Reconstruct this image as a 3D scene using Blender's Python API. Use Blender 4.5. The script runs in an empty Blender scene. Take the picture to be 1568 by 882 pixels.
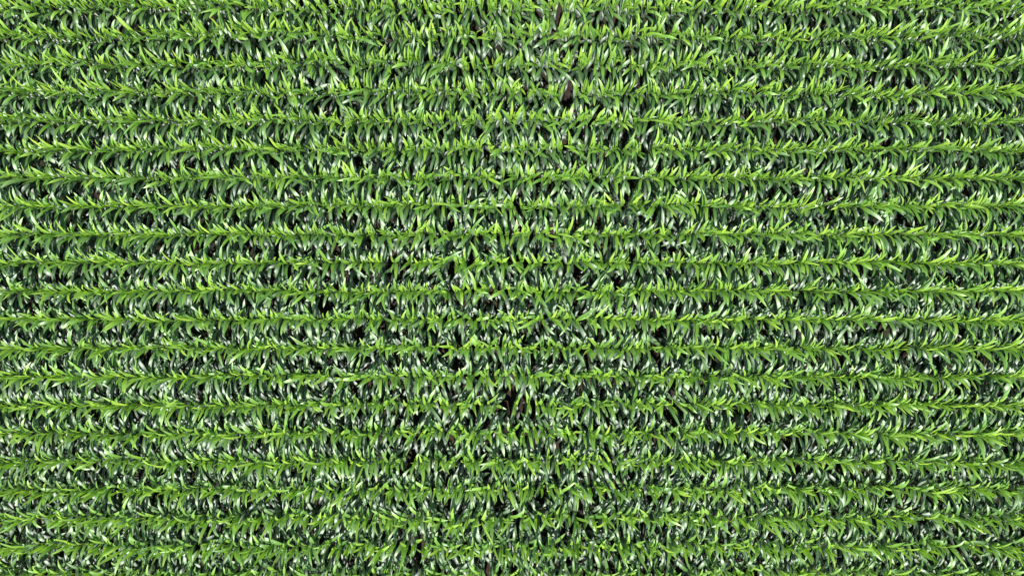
import bpy, math
import numpy as np
from mathutils import Vector
rng = np.random.default_rng(23)
SC = bpy.context.scene
SP = 0.76            # row spacing
CAMZ = 20.25
ROWS = 30            # rows per block
NPL = 190            # plants per row in a block
PSP = 0.18
BW = NPL*PSP; BH = ROWS*SP

# ---------------- materials
def leaf_material():
    m = bpy.data.materials.new("corn_leaf"); m.use_nodes = True
    nt = m.node_tree; N = nt.nodes; L = nt.links; N.clear()
    out = N.new("ShaderNodeOutputMaterial")
    def attr(n):
        a = N.new("ShaderNodeAttribute"); a.attribute_name = n; return a
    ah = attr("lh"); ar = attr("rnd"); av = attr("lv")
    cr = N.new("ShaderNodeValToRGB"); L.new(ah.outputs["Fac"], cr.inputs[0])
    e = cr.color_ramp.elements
    e[0].position = 0.0; e[0].color = (0.013,0.038,0.018,1)  # lower and mid leaf colours darkened to paint in shade of row gaps
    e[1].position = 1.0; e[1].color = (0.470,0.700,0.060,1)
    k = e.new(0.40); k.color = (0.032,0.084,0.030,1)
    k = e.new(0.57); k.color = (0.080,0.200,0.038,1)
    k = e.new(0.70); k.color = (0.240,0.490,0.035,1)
    hs = N.new("ShaderNodeHueSaturation"); L.new(cr.outputs[0], hs.inputs["Color"])
    mv = N.new("ShaderNodeMapRange"); L.new(ar.outputs["Fac"], mv.inputs[0]); mv.inputs[3].default_value=0.65; mv.inputs[4].default_value=1.35
    L.new(mv.outputs[0], hs.inputs["Value"])
    mh = N.new("ShaderNodeMapRange"); L.new(ar.outputs["Fac"], mh.inputs[0]); mh.inputs[3].default_value=0.52; mh.inputs[4].default_value=0.49
    L.new(mh.outputs[0], hs.inputs["Hue"])
    mr = N.new("ShaderNodeMapRange"); L.new(av.outputs["Fac"], mr.inputs[0])
    mr.inputs[1].default_value=0.0; mr.inputs[2].default_value=0.2; mr.inputs[3].default_value=0.4; mr.inputs[4].default_value=0.0
    mx = N.new("ShaderNodeMix"); mx.data_type='RGBA'
    L.new(mr.outputs[0], mx.inputs[0]); L.new(hs.outputs[0], mx.inputs[6]); mx.inputs[7].default_value=(0.38,0.52,0.2,1)
    p = N.new("ShaderNodeBsdfPrincipled"); L.new(mx.outputs[2], p.inputs["Base Color"])
    p.inputs["Roughness"].default_value=0.52
    p.inputs["IOR"].default_value=1.95
    p.inputs["Specular IOR Level"].default_value=1.0
    p.inputs["Specular Tint"].default_value=(0.95,1.0,0.93,1)
    tr = N.new("ShaderNodeBsdfTranslucent")
    h2 = N.new("ShaderNodeHueSaturation"); L.new(hs.outputs[0], h2.inputs["Color"]); h2.inputs["Value"].default_value=1.4; h2.inputs["Saturation"].default_value=1.15
    L.new(h2.outputs[0], tr.inputs["Color"])
    ms = N.new("ShaderNodeMixShader"); ms.inputs[0].default_value=0.20
    L.new(p.outputs[0], ms.inputs[1]); L.new(tr.outputs[0], ms.inputs[2]); L.new(ms.outputs[0], out.inputs[0])
    return m
def stalk_material():
    m = bpy.data.materials.new("corn_stalk"); m.use_nodes=True
    nt=m.node_tree; p=nt.nodes["Principled BSDF"]
    n=nt.nodes.new("ShaderNodeTexNoise"); n.inputs["Scale"].default_value=9
    t=nt.nodes.new("ShaderNodeTexCoord"); nt.links.new(t.outputs["Object"],n.inputs["Vector"])
    c=nt.nodes.new("ShaderNodeValToRGB"); nt.links.new(n.outputs[0],c.inputs[0])
    c.color_ramp.elements[0].color=(0.05,0.11,0.02,1); c.color_ramp.elements[1].color=(0.14,0.17,0.05,1)
    nt.links.new(c.outputs[0],p.inputs["Base Color"]); p.inputs["Roughness"].default_value=0.5
    return m
def soil_material():
    m = bpy.data.materials.new("soil"); m.use_nodes=True
    nt=m.node_tree; p=nt.nodes["Principled BSDF"]
    t=nt.nodes.new("ShaderNodeTexCoord")
    n=nt.nodes.new("ShaderNodeTexNoise"); n.inputs["Scale"].default_value=6; n.inputs["Detail"].default_value=8
    nt.links.new(t.outputs["Object"],n.inputs["Vector"])
    c=nt.nodes.new("ShaderNodeValToRGB"); nt.links.new(n.outputs[0],c.inputs[0])
    c.color_ramp.elements[0].position=0.3; c.color_ramp.elements[1].position=0.75
    c.color_ramp.elements[0].color=(0.022,0.015,0.011,1); c.color_ramp.elements[1].color=(0.075,0.045,0.032,1)
    b=nt.nodes.new("ShaderNodeBump"); b.inputs["Distance"].default_value=0.05
    n2=nt.nodes.new("ShaderNodeTexNoise"); n2.inputs["Scale"].default_value=18; n2.inputs["Detail"].default_value=6
    nt.links.new(t.outputs["Object"],n2.inputs["Vector"]); nt.links.new(n2.outputs[0],b.inputs["Height"])
    nt.links.new(b.outputs[0],p.inputs["Normal"])
    nt.links.new(c.outputs[0],p.inputs["Base Color"]); p.inputs["Roughness"].default_value=0.95
    return m
ML, MS, MG = leaf_material(), stalk_material(), soil_material()

# ---------------- plants
ri, pi = np.meshgrid(np.arange(ROWS), np.arange(NPL), indexing='ij')
ri = ri.ravel(); pi = pi.ravel()
keep = rng.random(ri.size) > 0.012
ri = ri[keep]; pi = pi[keep]; P = ri.size
px = (pi+0.5)*PSP - BW/2 + rng.normal(0,0.032,P)
py = (ri-ROWS//2)*SP - 0.085 + rng.normal(0,0.022,P) + 0.015*np.sin(px*0.9+ri*2.7)
vig = 1 + 0.05*np.sin(px*0.7+ri*1.3)+0.04*np.sin(px*1.9+ri*2.1+1) + 0.03*np.sin(px*0.25+ri*0.4) + rng.normal(0,0.07,P)
H = 1.68*vig
NL = 11
rank = np.tile(np.arange(NL), P)
pid = np.repeat(np.arange(P), NL)
f = rank/(NL-1)
n = rank.size
phi = np.radians(90)+rng.normal(0,np.radians(21),P)
flip = rng.integers(0,2,P)
az = phi[pid] + math.pi*((rank+flip[pid])%2) + rng.normal(0,np.radians(20),n) + (f>0.65)*rng.normal(0,0.5,n)
vg = vig[pid]
zb = np.interp(f,[0,0.5,1],[0.2,0.60,1.02])*H[pid]*0.95
Lf = np.interp(f,[0,0.25,0.5,0.7,1.0],[0.42,0.55,0.62,0.60,0.55])*vg*rng.normal(1,0.16,n)
W  = np.interp(f,[0,0.3,0.6,0.85,1.0],[0.075,0.092,0.096,0.074,0.056])*rng.normal(1,0.12,n)
e0 = np.radians(np.interp(f,[0,0.4,0.58,0.7,1],[34,36,48,74,86])+rng.normal(0,9,n))
e1 = np.radians(np.interp(f,[0,0.4,0.58,0.7,0.85,1],[-60,-55,-46,0,40,66])+rng.normal(0,20,n))
bend = rng.normal(0,0.27,n)
twist = rng.normal(0,0.36,n)
rnd = rng.random(n)
wph = rng.random(n)*6.28
S = 9
s = np.linspace(0,1,S+1)
prof = np.interp(s,[0,.1,.2,.3,.5,.65,.8,.9,1.0],[0.45,0.75,0.93,1.0,1.0,0.92,0.68,0.40,0.03])
pw = np.clip(rng.normal(1.45,0.3,n),0.9,2.5)
ang = e0[:,None]+(e1-e0)[:,None]*(s[None,:]**pw[:,None])
A = az[:,None]+bend[:,None]*s[None,:]**2
ds = Lf/S
ca, sa = np.cos(ang), np.sin(ang)
T = np.stack([ca*np.cos(A), ca*np.sin(A), sa],-1)
mid = np.zeros_like(T)
mid[:,1:] = np.cumsum((T[:,1:]+T[:,:-1])*0.5*ds[:,None,None],axis=1)
base = np.stack([px[pid],py[pid],zb],-1)
mid += base[:,None,:]
side = np.stack([-np.sin(A),np.cos(A),np.zeros_like(A)],-1)
nor = np.cross(T,side)
tw = twist[:,None]*s[None,:]**1.3
sd = side*np.cos(tw)[...,None]+nor*np.sin(tw)[...,None]
nr = -side*np.sin(tw)[...,None]+nor*np.cos(tw)[...,None]
hw = 0.5*W[:,None]*prof[None,:]
fold = np.radians(22)*(1-0.75*s)[None,:]+0*hw
wv1 = 0.006*np.sin(s[None,:]*16+wph[:,None])*prof
wv2 = 0.006*np.sin(s[None,:]*14+wph[:,None]*1.7+2)*prof
Lp = mid - sd*(hw*np.cos(fold))[...,None] + nr*(hw*np.sin(fold)+wv1)[...,None]
Rp = mid + sd*(hw*np.cos(fold))[...,None] + nr*(hw*np.sin(fold)+wv2)[...,None]
V = np.stack([Lp,mid,Rp],2)
leafV = V.reshape(-1,3)
off = (np.arange(n)*(S+1)*3)[:,None,None]
si = np.arange(S)[None,:,None]; ci = np.arange(2)[None,None,:]
a = off+si*3+ci
quads = np.stack([a,a+1,a+4,a+3],-1).reshape(-1,4)
nLv = leafV.shape[0]
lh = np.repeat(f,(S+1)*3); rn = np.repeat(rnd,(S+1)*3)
lv = np.tile(np.array([1.,0.,1.]), n*(S+1))
K=5
th = np.arange(K)*2*math.pi/K
zs = np.array([0.0,0.35,0.75,1.0]); rs=np.array([0.016,0.014,0.011,0.006])
hh = H*1.02
SV = np.zeros((P,4,K,3))
SV[...,0] = px[:,None,None]+rs[None,:,None]*np.cos(th)
SV[...,1] = py[:,None,None]+rs[None,:,None]*np.sin(th)
SV[...,2] = (zs[None,:]*hh[:,None])[:,:,None]
so = nLv+(np.arange(P)*4*K)[:,None,None]; li=np.arange(3)[None,:,None]; kk=np.arange(K)[None,None,:]
k2=(kk+1)%K
sq = np.stack([so+li*K+kk, so+li*K+k2, so+(li+1)*K+k2, so+(li+1)*K+kk],-1).reshape(-1,4)
allV = np.concatenate([leafV,SV.reshape(-1,3)]).astype(np.float32)
allQ = np.concatenate([quads,sq]).astype(np.int32)
me = bpy.data.meshes.new("corn_plants")
me.vertices.add(len(allV)); me.vertices.foreach_set("co",allV.ravel())
me.loops.add(allQ.size); me.loops.foreach_set("vertex_index",allQ.ravel())
me.polygons.add(len(allQ)); me.polygons.foreach_set("loop_start",np.arange(0,allQ.size,4,dtype=np.int32))
me.polygons.foreach_set("loop_total",np.full(len(allQ),4,dtype=np.int32))
mi = np.zeros(len(allQ),dtype=np.int32); mi[len(quads):]=1
me.materials.append(ML); me.materials.append(MS)
me.polygons.foreach_set("material_index",mi)
me.polygons.foreach_set("use_smooth",np.ones(len(allQ),dtype=bool))
pad = len(allV)-nLv
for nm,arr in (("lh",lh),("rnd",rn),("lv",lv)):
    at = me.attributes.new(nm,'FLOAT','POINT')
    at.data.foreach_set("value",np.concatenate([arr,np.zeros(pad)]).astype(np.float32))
me.update(calc_edges=True)

root = bpy.data.objects.new("corn_field",None); SC.collection.objects.link(root)
for ix in range(-2,3):
    for iy in range(-2,3):
        o = bpy.data.objects.new("plants_block",me); SC.collection.objects.link(o)
        o.location=(ix*BW,iy*BH,0); o.parent=root

# ---------------- ground
gm = bpy.data.meshes.new("ground")
G=2000
gm.from_pydata([(-G,-G,0),(G,-G,0),(G,G,0),(-G,G,0)],[],[(0,1,2,3)])
gm.materials.append(MG)
go = bpy.data.objects.new("ground",gm); SC.collection.objects.link(go)

# ---------------- light
el = math.radians(65); azs = math.radians(188)
d = Vector((math.sin(azs)*math.cos(el), math.cos(azs)*math.cos(el), math.sin(el)))
sl = bpy.data.lights.new("sun",'SUN'); sl.energy=5.0; sl.angle=math.radians(0.5); sl.color=(1,0.98,0.94)
so_ = bpy.data.objects.new("sun",sl); SC.collection.objects.link(so_)
so_.rotation_euler = d.to_track_quat('Z','Y').to_euler(); so_.location=d*50
w = bpy.data.worlds.new("World"); SC.world=w; w.use_nodes=True
bg = w.node_tree.nodes["Background"]; sky=w.node_tree.nodes.new("ShaderNodeTexSky")
sky.sky_type='NISHITA'; sky.sun_disc=False; sky.sun_elevation=el; sky.sun_rotation=azs
w.node_tree.links.new(sky.outputs[0],bg.inputs[0]); bg.inputs[1].default_value=0.095

cam = bpy.data.cameras.new("camera"); co=bpy.data.objects.new("camera",cam); SC.collection.objects.link(co)
co.location=(0,0,CAMZ); co.rotation_euler=(0,0,0)
cam.sensor_width=36; cam.lens=18/math.tan(math.radians(36.2)); cam.clip_end=5000
SC.camera=co
SC.view_settings.view_transform='Standard'; SC.view_settings.look='None'; SC.view_settings.exposure=0
